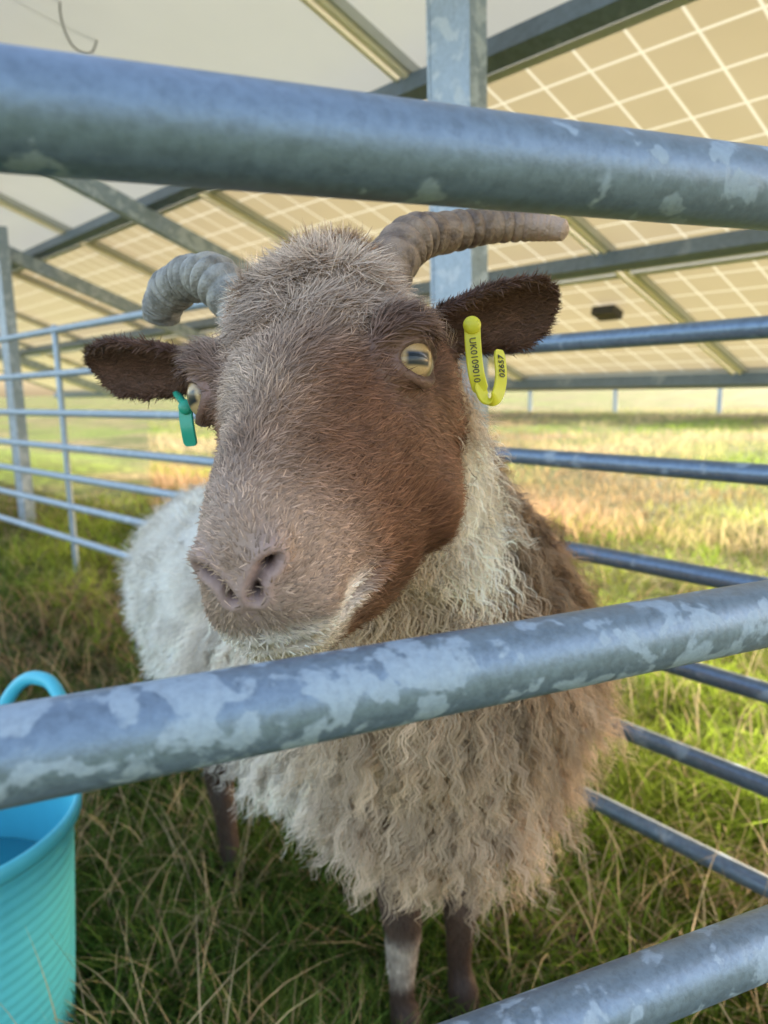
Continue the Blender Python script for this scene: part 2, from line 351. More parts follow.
# ================================================================= TUB
M_TUB = plain('sky_blue_tub_plastic', (.10, .58, .74), .4, .5, .1, 30, .06, 0, .12)
def tub():
    root = empty('feed_tub', (BK[0], BK[1], 0), 'turquoise flexible plastic tub standing in the grass at the left', 'bucket')
    H = .385; prof = []; R0 = .170; RG = .025
    for z in np.linspace(0, H-.03, 120): prof.append((R0+RG*(z/H)**.9 + .0006*math.sin(z*2*math.pi/.0165), z))
    prof += [(.2005, H-.026), (.2045, H-.02), (.2055, H-.010), (.204, H-.002), (.2, H), (.1955, H-.003), (.1935, H-.012)]
    for z in np.linspace(H-.03, .008, 20): prof.append((R0+RG*(z/H)**.9-.005, z))
    prof.append((.02, .008))
    a = np.linspace(0, 2*math.pi, 96, endpoint=False)
    rings = [np.c_[BK[0]+r*np.cos(a)*(1+.03*np.cos(2*a-1.0)*z/H), BK[1]+r*np.sin(a)*(1+.03*np.cos(2*a-1.0)*z/H), np.full(96, z)] for r, z in prof]
    V, F = loft(rings); mk('tub_shell', V, F, M_TUB, root)
    for ph in (rad(62), rad(242)):
        pts = []
        for t in np.linspace(-1, 1, 9):
            aa = ph+t*rad(29); rr = .203+.012*(1-t*t); z = H-.012+.138*(1-abs(t)**2.6); pts.append((BK[0]+rr*math.cos(aa), BK[1]+rr*math.sin(aa), z))
        V, F = tube(pts, [.015, .012, .0105, .0105, .011, .0105, .0105, .012, .015], 16, 40, True); mk('handle', V, F, M_TUB, root)
    return root
tub()
m, nt, out = new_mat('tub_water'); b = nd(nt, 'ShaderNodeBump', {'Strength': .15, 'Distance': .01, 'Height': noise(nt, ocoord(nt), 18, 2)})
p = nd(nt, 'ShaderNodeBsdfPrincipled', {'Base Color': (.02, .20, .27, 1), 'Roughness': .06, 'Normal': b.outputs[0]}); nt.links.new(p.outputs[0], out.inputs[0])
a = np.linspace(0, 2*math.pi, 64, endpoint=False); zw = .25; rw = .170+.025*(zw/.385)**.9-.0075
w = mk('water', np.r_[np.c_[BK[0]+rw*np.cos(a), BK[1]+rw*np.sin(a), np.full(64, zw)]], [tuple(range(64))], m, None, False, False)
tag(w, 'dark water lying inside the turquoise tub', 'water')

# ================================================================= SHEEP
eR = P(420, 360, .44); eL = P(197, 395, .48); O = (eR+eL)/2
hf = nrm(P(243, 555, .325)-P(308, 372, .44)); hr = eR-eL; hr = nrm(hr-hf*np.dot(hr, hf)); ht = np.cross(hr, hf); ht = ht if ht[2] > 0 else -ht
O = O + R1*(9/773*.46) - U1*(13/773*.46)
AX = np.stack([hr, hf, ht])
def MS(f): return -.0065*sst(.04, .13, f)          # the muzzle is carried slightly to one side
def H(r, f, t): return O+hr*(r+MS(f))+hf*f+ht*t
def loc(p): return (np.asarray(p)-O)@AX.T
SL = (-.1, 1.2, 0.)
sheep = empty('sheep', SL, 'brown-faced horned sheep with shaggy cream and tan fleece looking through the hurdle', 'sheep')
parts = []
st = np.array([(-.102, .030, .024, -.03), (-.084, .054, .039, -.07), (-.05, .064, .049, -.112), (-.02, .0665, .051, -.132), (0, .0650, .048, -.142), (.03, .0585, .046, -.143),
               (.055, .0510, .042, -.135), (.082, .0440, .036, -.117), (.108, .0390, .031, -.100), (.127, .0355, .027, -.088), (.142, .0310, .020, -.078), (.153, .0245, .010, -.066), (.160, .014, -.005, -.045)])
fi = np.linspace(0, len(st)-1, 60); sti = np.c_[[np.interp(fi, np.arange(len(st)), st[:, k]) for k in range(4)]].T
ang = np.linspace(0, 2*math.pi, 48, endpoint=False); rings = []
for f, w, tt, tb in sti:
    c, s = np.cos(ang), np.sin(ang); mz = float(sst(.02, .07, f)); e = 2/(2.3-.2*mz)
    mid = tt*.5+tb*.5
    rr = w*np.sign(c)*np.abs(c)**e; th = np.where(s > 0, (tt-mid), (mid-tb))*np.sign(s)*np.abs(s)**e+mid
    low = np.clip(-s, 0, 1); up_ = np.clip(s, 0, 1)
    rr = rr*(1-.22*low**1.5*(1 if f < .1 else .4))*(1-.16*mz*up_**1.3) - .002*low*sst(.08, .15, f) + MS(f)
    rings.append(O + rr[:, None]*hr + f*hf + th[:, None]*ht)
parts.append(loft(rings))
parts.append(ellipsoid(H(0, -.058, .034), AX, (.044, .036, .023)))                    # poll
for sg in (-1, 1):
    parts.append(ellipsoid(H(sg*.055, -.006, .014), AX, (.021, .030, .022)))          # orbit
    parts.append(ellipsoid(H(sg*.0140, .143, .004), AX, (.0108, .0120, .0102)))        # nostril wing
    parts.append(ellipsoid(H(sg*.0175, .132, -.033), AX, (.0185, .023, .021)))          # upper lip
    parts.append(ellipsoid(H(sg*.044, -.01, -.080), AX, (.026, .050, .050)))           # cheek muscle
parts.append(ellipsoid(H(-.002, .130, -.066), AX, (.0220, .019, .016)))
def ear(B, T, cup, wmax, droop):
    axv = T-B; Lr = np.linalg.norm(axv); axn = axv/Lr; cupd = nrm(cup-axn*np.dot(cup, axn)); wv = np.cross(axn, cupd)
    if wv[2] < 0: wv = -wv
    rings = []; th = np.linspace(-1, 1, 11)
    for s in np.linspace(-.25, 1, 34):
        sc = max(s, 0); w = wmax*np.interp(sc, [0, .2, .45, .62, .78, .88, .95, 1], [.74, .93, 1, .96, .82, .64, .42, .16]) if s > 0 else wmax*.74*(1+s*.8)
        w = max(w, .004); c = B+axn*Lr*s + np.array([0, 0, -droop])*(sc**2)
        thick = .0074*(1-.25*sc)
        fr_ = [c + wv*w*t + cupd*(w*.62*t*t) + cupd*thick*(1-.6*t*t) for t in th]; bk_ = [c + wv*w*t + cupd*(w*.62*t*t) - cupd*thick*(1-.6*t*t) for t in th[::-1]]
        rings.append(np.array(fr_+bk_))
    return loft(rings)
earR = (P(458, 318, .505), P(554, 293, .520)); earL = (P(188, 364, .525), P(93, 356, .560))
parts.append(ear(*earR, nrm(CAM-earR[0])*.9+np.array([.1, 0, -.45]), .0255, .003))
parts.append(ear(*earL, nrm(CAM-earL[0])*.9+np.array([-.1, 0, -.45]), .0235, .003))
def chain(pts, rr, n=40, seg=28): return tube(pts, rr, seg, n, True)
nk = H(0, -.055, -.045)
parts.append(chain([nk, (nk+np.array([.0, .66, .84]))/2+np.array([-.005, -.01, .02]), (.010, .68, .83), (.04, .78, .735), (.06, .90, .63)], [.080, .088, .100, .138, .170]))
parts.append(chain([(.055, .94, .595), (-.03, 1.06, .585), (-.14, 1.22, .575), (-.24, 1.37, .58), (-.315, 1.475, .59)], [.180, .195, .210, .208, .180], 40, 36))
parts.append(chain([(.055, .85, .60), (.055, .87, .53), (.04, .95, .50)], [.125, .13, .11]))
bk = nrm(np.array([-.36, .57, 0])); lt = np.array([-bk[1], bk[0], 0])*-1; fw = -bk
def foot(x, y):
    for s in (-1, 1):
        a = np.array([x, y, 0])+lt*s*.0125; rings = []
        for z, l0, l1, w in ((.0, .034, -.026, .0125), (.012, .034, -.025, .0125), (.028, .024, -.022, .0115), (.045, .012, -.018, .0095)):
            aa = np.linspace(0, 2*math.pi, 14, endpoint=False)
            rings.append(a + fw*((l0+l1)/2+(l0-l1)/2*np.cos(aa))[:, None] + lt*(w*np.sin(aa)*(1-.25*np.cos(aa)))[:, None] + np.array([0, 0, z]))
        parts.append(loft(rings))
def fleg(x, y):
    b = np.array([x, y, 0])
    parts.append(chain([b+bk*.02+[0, 0, .46], b+bk*.03+[0, 0, .36], b+bk*.005+[0, 0, .215], b+bk*.008+[0, 0, .19], b+bk*.012+[0, 0, .11], b+bk*.004+[0, 0, .068], b+fw*.004+[0, 0, .04]], [.065, .040, .0265, .0245, .0175, .0220, .0195], 40, 20))
    foot(x, y)
fleg(.014, .955); fleg(.100, 1.008)
def hleg(fx, fy, hx, hy):
    b = np.array([fx, fy, 0]); hp = np.array([hx, hy, .50])
    parts.append(chain([hp, hp+fw*.06+[0, 0, -.11], b+bk*.02+[0, 0, .30], b+bk*.045+[0, 0, .215], b+bk*.03+[0, 0, .17], b+bk*.014+[0, 0, .10], b+bk*.004+[0, 0, .062], b+fw*.004+[0, 0, .038]], [.105, .082, .042, .028, .023, .019, .023, .0195], 46, 20))
    foot(fx, fy)
hleg(-.305, 1.345, -.345, 1.41); hleg(-.195, 1.535, -.235, 1.50)
parts.append(chain([(-.36, 1.60, .66), (-.40, 1.66, .60), (-.41, 1.675, .50)], [.04, .032, .02]))
V, F = merge(parts)
tmp = mk('body', V, F, M_SKIN, None)
md = tmp.modifiers.new('v', 'REMESH'); md.mode = 'VOXEL'; md.voxel_size = .0038
md = tmp.modifiers.new('s', 'SMOOTH'); md.factor = .5; md.iterations = 7
dg = bpy.context.evaluated_depsgraph_get(); me = bpy.data.meshes.new_from_object(tmp.evaluated_get(dg)); bpy.data.objects.remove(tmp)
ENL = {1: nrm(np.array([.66, .62, .36])), -1: nrm(np.array([-.66, .62, .36]))}
ECL = {1: np.array([.0580, -.0010, .0078]), -1: np.array([-.0592, .0015, .0095])}
bm = bmesh.new(); bm.from_mesh(me)
co = np.array([v.co[:] for v in bm.verts]); Lc = loc(co)
sel = (Lc[:, 1] > .075) & (Lc[:, 2] > -.12) & (np.abs(Lc[:, 0]) < .07) & (np.linalg.norm(Lc, axis=1) < .24)
for sg in (1, -1): sel |= np.linalg.norm(Lc-ECL[sg]-ENL[sg]*.012, axis=1) < .034
bm.verts.ensure_lookup_table(); ed = [e for e in bm.edges if sel[e.verts[0].index] and sel[e.verts[1].index]]
bmesh.ops.subdivide_edges(bm, edges=ed, cuts=2, use_grid_fill=True); bm.to_mesh(me); bm.free()
nV = len(me.vertices); co = np.empty(nV*3); me.vertices.foreach_get('co', co); co = co.reshape(-1, 3)
def vnorm(): 
    a = np.empty(nV*3, np.float32); me.vertices.foreach_get('normal', a); return a.reshape(-1, 3).astype(float)
nv = vnorm(); Lc = loc(co); nL = nv@AX.T
def dpoly(p, pts):
    best = np.full(len(p), 9.)
    for a, b in zip(pts[:-1], pts[1:]):
        a = np.array(a); b = np.array(b); d = b-a; t = np.clip(((p-a)@d)/np.dot(d, d), 0, 1); best = np.minimum(best, np.linalg.norm(p-a-t[:, None]*d, axis=1))
    return best
near = np.linalg.norm(Lc, axis=1) < .25
disp = np.zeros((nV, 3)); nos = np.zeros(nV); mou = np.zeros(nV); npad = np.zeros(nV)
def ml(pts): return [(r+MS(f), f, t) for r, f, t in pts]
MOUTH = {sg: ml([(-.002, .166, -.043), (sg*.015-.002, .157, -.045), (sg*.029-.001, .132, -.051), (sg*.039, .104, -.058), (sg*.042, .092, -.056)]) for sg in (-1, 1)}
for sg in (-1, 1):
    d = dpoly(Lc, ml([(sg*.0062, .161, -.009), (sg*.0085, .160, -.003), (sg*.0130, .157, .002), (sg*.0172, .150, .004)]))
    g_ = np.exp(-(d/.0028)**2); nos = np.maximum(nos, g_); disp += g_[:, None]*(-nL*.5+np.array([0, -1, 0])*.6)*.010
    disp += (np.exp(-((d-.0062)/.0026)**2)*.0010)[:, None]*nL*(Lc[:, 1] > .11)[:, None]; npad = np.maximum(npad, np.exp(-(d/.0080)**2))
    d = dpoly(Lc, MOUTH[sg]); g_ = np.exp(-(d/.0026)**2); mou = np.maximum(mou, g_); disp -= g_[:, None]*nL*.006
    disp += (np.exp(-((d-.006)/.003)**2)*.0010)[:, None]*nL
d = dpoly(Lc, ml([(0, .165, -.008), (-.002, .160, -.043)])); g_ = np.exp(-(d/.0020)**2); cleft = g_*near; disp -= g_[:, None]*nL*.0035; npad = np.maximum(npad, np.exp(-(d/.0065)**2)*sst(-.040, -.015, Lc[:, 2]))
Ln = Lc+disp*near[:, None]
EQ = {}
for sg in (1, -1):
    en = ENL[sg]; ec = ECL[sg]; e1 = AX@R1
    if sg == -1: e1 = EQ[1][2]*np.array([-1, 1, 1])
    e1 = nrm(e1-en*np.dot(e1, en)); e2 = np.cross(en, e1)
    dv = Ln-ec; dist = np.linalg.norm(dv, axis=1); zf = dv@en; yy = (dv@e2)*sg
    q = ((dv@e1)/.0150)**2+(yy/np.where(yy > 0, .0090, .0104))**2
    ok = (zf > -.004) & (dist < .05)
    tgt = dist.copy(); wl = sst(3.2, 1.35, q); lidr = .0196+.0014*sst(-.002, .006, yy); tgt = tgt*(1-wl)+lidr*wl
    fold = np.exp(-((q-2.3)/.3)**2)*.0014; tgt = tgt-fold
    wi = sst(1.12, .90, q); tgt = tgt*(1-wi)+.0130*wi
    Ln = np.where(ok[:, None], ec+dv*(tgt/np.maximum(dist, 1e-6))[:, None], Ln)
    EQ[sg] = (np.where(ok, q, 99.), en, e1, e2, ec)
co = O+Ln@AX; me.vertices.foreach_set('co', co.ravel()); me.update(); nv = vnorm(); Lc = Ln
r_, f_, t_ = Lc[:, 0], Lc[:, 1], Lc[:, 2]; hd = np.linalg.norm(Lc, axis=1)
dR = dpoly(co, [earR[0]+(earR[1]-earR[0])*.12, earR[1]]); dL = dpoly(co, [earL[0]+(earL[1]-earL[0])*.12, earL[1]])
earm = sst(.036, .030, np.minimum(dR, dL))
face = sst(-.075, -.055, f_ + np.clip(t_, -.15, 0)*.34)*sst(-.172, -.152, t_)*(hd < .21)
face = np.maximum(face, sst(-.115, -.10, f_)*sst(.0, .02, t_)*(hd < .16))
face = np.maximum(face, earm)
legm = sst(.36, .31, co[:, 2])
def head_col(L, earw):
    r, f, t = L[:, 0], L[:, 1], L[:, 2]; n1 = fbm(L, 60., 31)[:, None]; n2 = fbm(L, 22., 32); n3 = fbm(L, 110., 33)
    c = np.tile(np.array([.205, .102, .062]), (len(L), 1))*(1+.22*n1)
    def mx(c, w, k): w = np.clip(w, 0, 1)[:, None]; return c*(1-w)+np.array(k)*w
    c = mx(c, sst(.045, -.03, f)*sst(-.012, .025, t)*(.85+.35*n2), (.58, .44, .335))
    c = mx(c, np.exp(-((f-.05)/.06)**2)*sst(.005, .03, t)*(.55+.35*n2+.2*n3)*sst(.032, -.01, r), (.46, .345, .26))
    c = mx(c, sst(.02, .045, r)*sst(-.03, .04, f)*sst(.12, .06, f)*.65, (.15, .062, .034))
    c = mx(c, sst(.08, .135, f)*sst(-.10, -.02, t)*.62, (.43, .32, .255))
    dm = np.minimum(dpoly(L, MOUTH[1]), dpoly(L, MOUTH[-1]))
    c = mx(c, sst(.018, .007, dm)*sst(.095, .130, f)*.85, (.76, .66, .58)); c = mx(c, sst(.115, .14, f)*sst(-.048, -.058, t)*.85, (.72, .61, .53))
    c = mx(c, sst(.05, -.01, f)*sst(-.02, -.07, t)*np.exp(-((t+.09)/.05)**2)*.5, (.21, .087, .042))
    for sg in (1, -1):
        d = np.linalg.norm(L-(ECL[sg]+ENL[sg]*.016), axis=1); c = mx(c, sst(.044, .024, d)*.7, (.145, .075, .056))
    c = mx(c, earw, (.110, .056, .039)); return c
colv = head_col(Lc, earm)
def mxv(w, k):
    global colv; w = np.clip(w, 0, 1)[:, None]; colv = colv*(1-w)+np.array(k)*w
nose = npad*near; mxv(nose*1.1, (.44, .295, .27)); mxv(nos*1.5, (.03, .013, .011)); mxv(mou*.95, (.10, .045, .038)); mxv(cleft*.8, (.12, .065, .055))
for sg in (1, -1): q = EQ[sg][0]; mxv(np.exp(-((q-1.9)/.8)**2)*.9, (.31, .175, .14)); mxv(np.exp(-((q-1.05)/.12)**2)*.8, (.06, .032, .028))
def woolcol(p):
    x, y, z = p[:, 0], p[:, 1], p[:, 2]
    wt, tn, br = np.array([.79, .70, .60]), np.array([.59, .445, .315]), np.array([.41, .285, .19])
    a = sst(-.10, .07, x-.25*(y-.9)+.05*fbm(p, 14., 41))[:, None]
    c = wt*(1-a)+tn*a
    b = (sst(.60, .76, z)*sst(.04, .13, x+.03*fbm(p, 18., 44)))[:, None]; c = c*(1-b)+br*b
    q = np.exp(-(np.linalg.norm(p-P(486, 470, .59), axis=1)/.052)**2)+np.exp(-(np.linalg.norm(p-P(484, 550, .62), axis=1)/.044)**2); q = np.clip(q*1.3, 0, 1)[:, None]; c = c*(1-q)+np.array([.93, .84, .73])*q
    d = sst(1.0, 1.2, y)[:, None]; c = c*(1-d)+np.array([.86, .80, .72])*d
    return c
def legcol(p):
    n1 = fbm(p, 30., 51); c = np.tile(np.array([.062, .036, .026]), (len(p), 1)); w = (np.exp(-((p[:, 2]-.165)/.036)**4)*(p[:, 0] < .06)*(p[:, 0] > -.1)*sst(1.3, .3, np.abs(n1)+.3))[:, None]
    c = c*(1-w)+np.array([.62, .51, .42])*w; w2 = (.5*sst(.0, .5, n1)*sst(.1, .3, p[:, 2]))[:, None]; return c*(1-w2)+np.array([.22, .14, .10])*w2
wc = woolcol(co)*.75; colv = colv*face[:, None]+wc*(1-face[:, None]); colv = colv*(1-legm[:, None])+legcol(co)*legm[:, None]  # skin under the wool painted darker, as shade between the locks
hoof = sst(.045, .035, co[:, 2]); colv = colv*(1-hoof[:, None])+np.array([.05, .042, .036])*hoof[:, None]
at = me.color_attributes.new('Col', 'FLOAT_COLOR', 'POINT'); at.data.foreach_set('color', np.c_[np.clip(colv, 0, 1), np.ones(nV)].astype(np.float32).ravel())
me.polygons.foreach_set('use_smooth', np.ones(len(me.polygons), bool)); me.materials.clear(); me.materials.append(M_SKIN)
body = bpy.data.objects.new('body', me); COL.objects.link(body); attach(body, sheep)
me.calc_loop_triangles(); TRI = np.empty(len(me.loop_triangles)*3, np.int32); me.loop_triangles.foreach_get('vertices', TRI); TRI = TRI.reshape(-1, 3)
TA = np.linalg.norm(np.cross(co[TRI[:, 1]]-co[TRI[:, 0]], co[TRI[:, 2]]-co[TRI[:, 0]]), axis=1)
def sample(wt, K):
    w = TA*wt[TRI].mean(1); i = rng.choice(len(TRI), K, p=w/w.sum()); a, b = rng.random(K), rng.random(K); s = a+b > 1; a[s] = 1-a[s]; b[s] = 1-b[s]
    B = np.c_[1-a-b, a, b][..., None]; t = TRI[i]; return (co[t]*B).sum(1), nrm((nv[t]*B).sum(1)), (lambda arr: (arr[t]*B[..., 0]).sum(1))
ew = np.ones(nV)
for sg in (1, -1): ew *= sst(1.9, 2.9, EQ[sg][0])
tuftv = sst(.03, -.035, f_)*sst(.0, .03, t_)*(1-earm)
fw_ = face*(1-legm)*ew*(1-np.clip(nos*1.6, 0, 1))*(1-np.clip(nose*1.15, 0, .92))*(1-.95*mou)*(1+.9*earm+.9*tuftv)
def fur(name, wt, K, kind):
    p, n, g_ = sample(wt, K); Lp = loc(p); r, f, t = Lp[:, 0], Lp[:, 1], Lp[:, 2]; ea = g_(earm)
    if kind == 'face':
        tuft = sst(.03, -.045, f)*sst(.0, .03, t)*(1-ea); muz = sst(.09, .13, f)
        fl = -hf[None]*.7 + hr[None]*(np.sign(r)*np.minimum(np.abs(r)/.03, 1)*.8)[:, None] - ht[None]*(.6*sst(.02, -.05, t))[:, None]
        tf = -hf[None]*.05 + hr[None]*(r/.04)[:, None] + ht[None]*.1 + rng.normal(size=(K, 3))*.40 + .9*np.sin(np.c_[r*130+f*70, f*150, r*90])
        fl = fl*(1-tuft[:, None])+tf*tuft[:, None]
        er = nrm(np.where((r > 0)[:, None], earR[1]-earR[0], earL[1]-earL[0])); fl = fl*(1-ea[:, None])+er*ea[:, None]
        fl = fl+fbm(Lp, 45., 61)[:, None]*np.cross(n, fl)*.8*(1-ea)[:, None] + rng.normal(size=(K, 3))*(.28+.15*ea[:, None])
        Ln_ = (.0052+.0034*rng.random(K))*(1-.4*muz)*(1+.7*sst(-.02, -.10, t)*(1-muz))*(1-.1*ea) + tuft*rng.uniform(.003, .019, K)
        lift = .40+.24*tuft-.05*ea; c = head_col(Lp, ea); wd0 = .00078
    else:
        fl = np.tile([0, 0, -1.], (K, 1)); Ln_ = rng.uniform(.006, .011, K); lift = .35*np.ones(K); c = legcol(p); wd0 = .0012
    fl = nrm(fl-n*(fl*n).sum(1, keepdims=True)); d = nrm(fl + n*np.asarray(lift)[:, None] + rng.normal(size=(K, 3))*.22)
    s = np.linspace(0, 1, 3); Pts = p[:, None]-n[:, None]*.0006 + d[:, None]*(Ln_[:, None]*s)[..., None] + (fl*.35-n*.18)[:, None]*(Ln_[:, None]*s**2)[..., None]
    W = nrm(np.cross(d, n)); wid = wd0*np.array([1, .85, .2])[None]*rng.uniform(.7, 1.3, K)[:, None]
    v = np.where(rng.random((K, 1)) < .18, 1.42, 1.0)*rng.uniform(.64, 1.32, K)[:, None]*(1+.2*fbm(p, 160., 71))[:, None]; c3 = (c*v)[:, None]*np.interp(s, [0, 1], [.78, 1.22])[None, :, None]
    return strands(name, Pts, np.repeat(W[:, None], 3, 1), wid, c3, M_FUR, sheep)
fur('face_hair', fw_, 140000, 'face'); fur('leg_hair', legm*(1-hoof), 16000, 'leg')
# wool locks
ww = (1-face)*(1-sst(.375, .33, co[:, 2]))*(1+1.3*sst(1.05, .85, co[:, 1]))
K, Mn, S = 4700, 16, 12
p, n, g_ = sample(ww, K); x, y, z = p.T; rear = sst(.98, 1.12, y); chest = (1-rear)*sst(.88, .72, z)
patch = np.exp(-(np.linalg.norm(p-P(475, 500, .59), axis=1)/.085)**2)
Lk = (.036+.053*chest)*rng.uniform(.65, 1.25, K)*(1-.45*patch)
Lk *= 1-.50*sst(.52, .37, z)
down = np.array([0, 0, -1.]); rnd = rng.normal(size=(K, 3)); fine = np.maximum(rear, patch)
d0_ = nrm(n*1.0+down*.5+rnd*.30); d1_ = nrm(down*1.0+n*.21+bk*.10+rnd*(.24+.32*fine[:, None]))
W = nrm(np.cross(d1_, n)+1e-4); Bn = nrm(np.cross(W, d1_)); s = np.linspace(0, 1, S)
lam = rng.uniform(.020, .032, K)*(1-.3*fine); ph = rng.uniform(0, 6.28, K); amp = rng.uniform(.0034, .0062, K)*(1-.55*fine)
lv = rng.random((K, 1)); cl = woolcol(p); cl = cl*np.where(lv < .24, .72, np.where(lv > .70, 1.2, 1.0))*rng.uniform(.88, 1.12, (K, 1))*(1+.12*fbm(p, 40., 81))[:, None]
rep = lambda a: np.repeat(a, Mn, axis=0)
Kt = K*Mn; p_, n_, W_, B_, d0r, d1r = map(rep, (p, n, W, Bn, d0_, d1_)); Lr = rep(Lk)*rng.uniform(.7, 1.08, Kt); fn_ = rep(fine)[:, None]
off = rng.normal(size=(Kt, 3))*(.0072+.0054*fn_); off -= n_*(off*n_).sum(1, keepdims=True)
dj = rng.normal(size=(Kt, 3))*(.035+.28*fn_)
dirs = nrm((d0r+dj)[:, None]*(1-s**.7)[None, :, None]+(d1r+dj)[:, None]*(s**.7)[None, :, None]); step = Lr[:, None, None]/(S-1)*dirs; path = np.cumsum(step, 1)-step[:, :1]
pha = 2*math.pi*(Lr[:, None]*s)/rep(lam)[:, None]+(rep(ph)+rng.normal(size=Kt)*(.22+.5*fn_[:, 0]))[:, None]; am = rep(amp)[:, None]*np.minimum(1, s*3)[None]*rng.uniform(.85, 1.15, (Kt, 1))
Pts = p_[:, None]-n_[:, None]*.002+path+off[:, None]*(1-(.78-.38*fn_)*s[None])[..., None]+W_[:, None]*(am*np.sin(pha))[..., None]+B_[:, None]*(am*.7*np.cos(pha))[..., None]
wid = .00115*np.interp(s, [0, .7, 1], [1, .9, .3])[None]*rng.uniform(.5, 1.35, Kt)[:, None]
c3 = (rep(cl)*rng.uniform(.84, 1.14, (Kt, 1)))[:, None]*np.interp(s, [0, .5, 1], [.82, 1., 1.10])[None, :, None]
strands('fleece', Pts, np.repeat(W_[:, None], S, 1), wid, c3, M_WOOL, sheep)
# eyes
m, nt, out = new_mat('sheep_eye'); sx = nd(nt, 'ShaderNodeSeparateXYZ', {0: ocoord(nt)})
X_, Y_ = sx.outputs[0], sx.outputs[1]; rr = math_(nt, 'SQRT', math_(nt, 'ADD', math_(nt, 'MULTIPLY', X_, X_), math_(nt, 'MULTIPLY', Y_, Y_)))
fib = noise(nt, nd(nt, 'ShaderNodeVectorMath', {0: ocoord(nt), 3: 900.}, operation='SCALE').outputs[0], 1., 3)
c = mixc(nt, fib, (.42, .255, .105), (.64, .445, .23)); c = mixc(nt, ramp(nt, rr, .0080, .0117), c, (.12, .06, .03)); c = mixc(nt, ramp(nt, rr, .0121, .0135), c, (.15, .11, .09))
px = ramp(nt, math_(nt, 'ABSOLUTE', X_), .0090, .0056); py = ramp(nt, math_(nt, 'ABSOLUTE', Y_), .0052, .0028); c = mixc(nt, math_(nt, 'MULTIPLY', px, py), c, (.012, .018, .028))
p0 = nd(nt, 'ShaderNodeBsdfPrincipled', {'Base Color': c, 'Roughness': .3, 'Specular IOR Level': .3, 'Coat Weight': .6, 'Coat Roughness': .02}); nt.links.new(p0.outputs[0], out.inputs[0])
for sg in (1, -1):
    q, en, e1, e2, ec = EQ[sg]; to = lambda a: a@AX
    V, F = ellipsoid(np.zeros(3), E3, (.0168, .0168, .0168), 48, 32); eo = mk('eye', V, F, m, sheep)
    a, b, c_ = to(e1), to(e2), to(en); a = np.cross(b, c_); o_ = O+to(ec)
    eo.matrix_basis = Matrix(((a[0], b[0], c_[0], o_[0]), (a[1], b[1], c_[1], o_[1]), (a[2], b[2], c_[2], o_[2]), (0, 0, 0, 1)))
# horns
def horn_mat(name, c0, c1, tip=None):
    m, nt, out = new_mat(name); co_ = ocoord(nt); n1 = noise(nt, co_, 60, 5, .6, .5); c = mixc(nt, ramp(nt, n1, .3, .7), c0, c1)
    if tip: c = mixc(nt, ramp(nt, nd(nt, 'ShaderNodeSeparateXYZ', {0: co_}).outputs[0], .085, .125), c, tip)
    p = nd(nt, 'ShaderNodeBsdfPrincipled', {'Base Color': c, 'Roughness': .5, 'Normal': nd(nt, 'ShaderNodeBump', {'Strength': .9, 'Distance': .004, 'Height': noise(nt, co_, 150, 5, .6)}).outputs[0]})
    nt.links.new(p.outputs[0], out.inputs[0]); return m
def horn(pts, r0, r1, mat, label, rid, pitch):
    n = 240; c = catmull(pts, n); s = np.linspace(0, 1, n); L = np.linalg.norm(np.diff(c, axis=0), axis=1).sum()
    wob = 1.3*np.sin(s*9)+.8*np.sin(s*23+1)
    r = (r0+(r1-r0)*s**.8)*(1+rid*(1+.5*np.sin(s*31))*(np.abs(np.sin(s*L/pitch*math.pi+wob))**.5-.6)*sst(1.0, .6, s)); r *= np.sqrt(np.clip((1-s)/.045, .02, 1))
    V, F = tube(c, r, 28, None, False, (1.0, .86)); o = mk('horn', V, F, mat, sheep); o['label'] = label
horn([H(.025, -.075, .010), P(404, 246, .515), P(444, 233, .535), P(500, 226, .55), P(545, 228, .55), P(569, 231, .545)], .0230, .0080, horn_mat('brown_horn', (.085, .052, .038), (.32, .22, .155), (.44, .30, .23)), 'brown horn sweeping out to the right under the top rail', .15, .0085)
horn([H(-.044, -.070, -.002), P(222, 286, .53), P(199, 278, .550), P(177, 286, .570), P(164, 303, .588), P(161, 322, .60)], .0198, .0140, horn_mat('grey_horn', (.16, .15, .135), (.43, .40, .36)), 'grey ridged horn curling back on the left', .28, .0075)
# ear tags
M_YEL = plain('yellow_tag', (.86, .78, .05), .35, .5, .2, 60, .05, 0, .25); M_GRN = plain('green_tag', (.03, .45, .30), .35, .5, .2, 60, .05, 0, .2); M_INK = plain('tag_ink', (.05, .05, .03), .6)
def strip(path, wv, w, th, n=60):
    c = catmull(path, n); T = nrm(np.gradient(c, axis=0)); rings = []
    for i in range(n):
        wi = nrm(wv-T[i]*np.dot(wv, T[i])); N_ = np.cross(T[i], wi); e = min(1, .55+.45*math.sqrt(max(min(i, n-1-i)/4, 0)))
        a, b = w/2*e, th/2; rings.append(np.array([c[i]+wi*sx_*a*q1+N_*sy_*b*q2 for sx_, sy_, q1, q2 in ((-1, -1, .9, 1), (1, -1, .9, 1), (1, -1, 1, .5), (1, 1, 1, .5), (1, 1, .9, 1), (-1, 1, .9, 1), (-1, 1, 1, .5), (-1, -1, 1, .5))]))
    return loft(rings)
dt = .466
V1 = strip([P(472, 318, dt), P(473, 345, dt-.003), P(476, 372, dt-.003), P(481, 392, dt)], R1, .0098, .0018)
V1b = strip([P(478, 382, dt-.001), P(485, 398, dt), P(496, 397, dt+.003), P(501, 378, dt+.006), P(499, 350, dt+.009)], R1*.85+F0*.5, .0086, .0018)
V2 = ellipsoid(P(472, 325, dt-.003), (R1, U1, F0), (.0055, .0055, .003)); V3 = tube([P(472, 325, dt-.002), P(474, 325, dt+.04)], [.0026, .0026], 12)
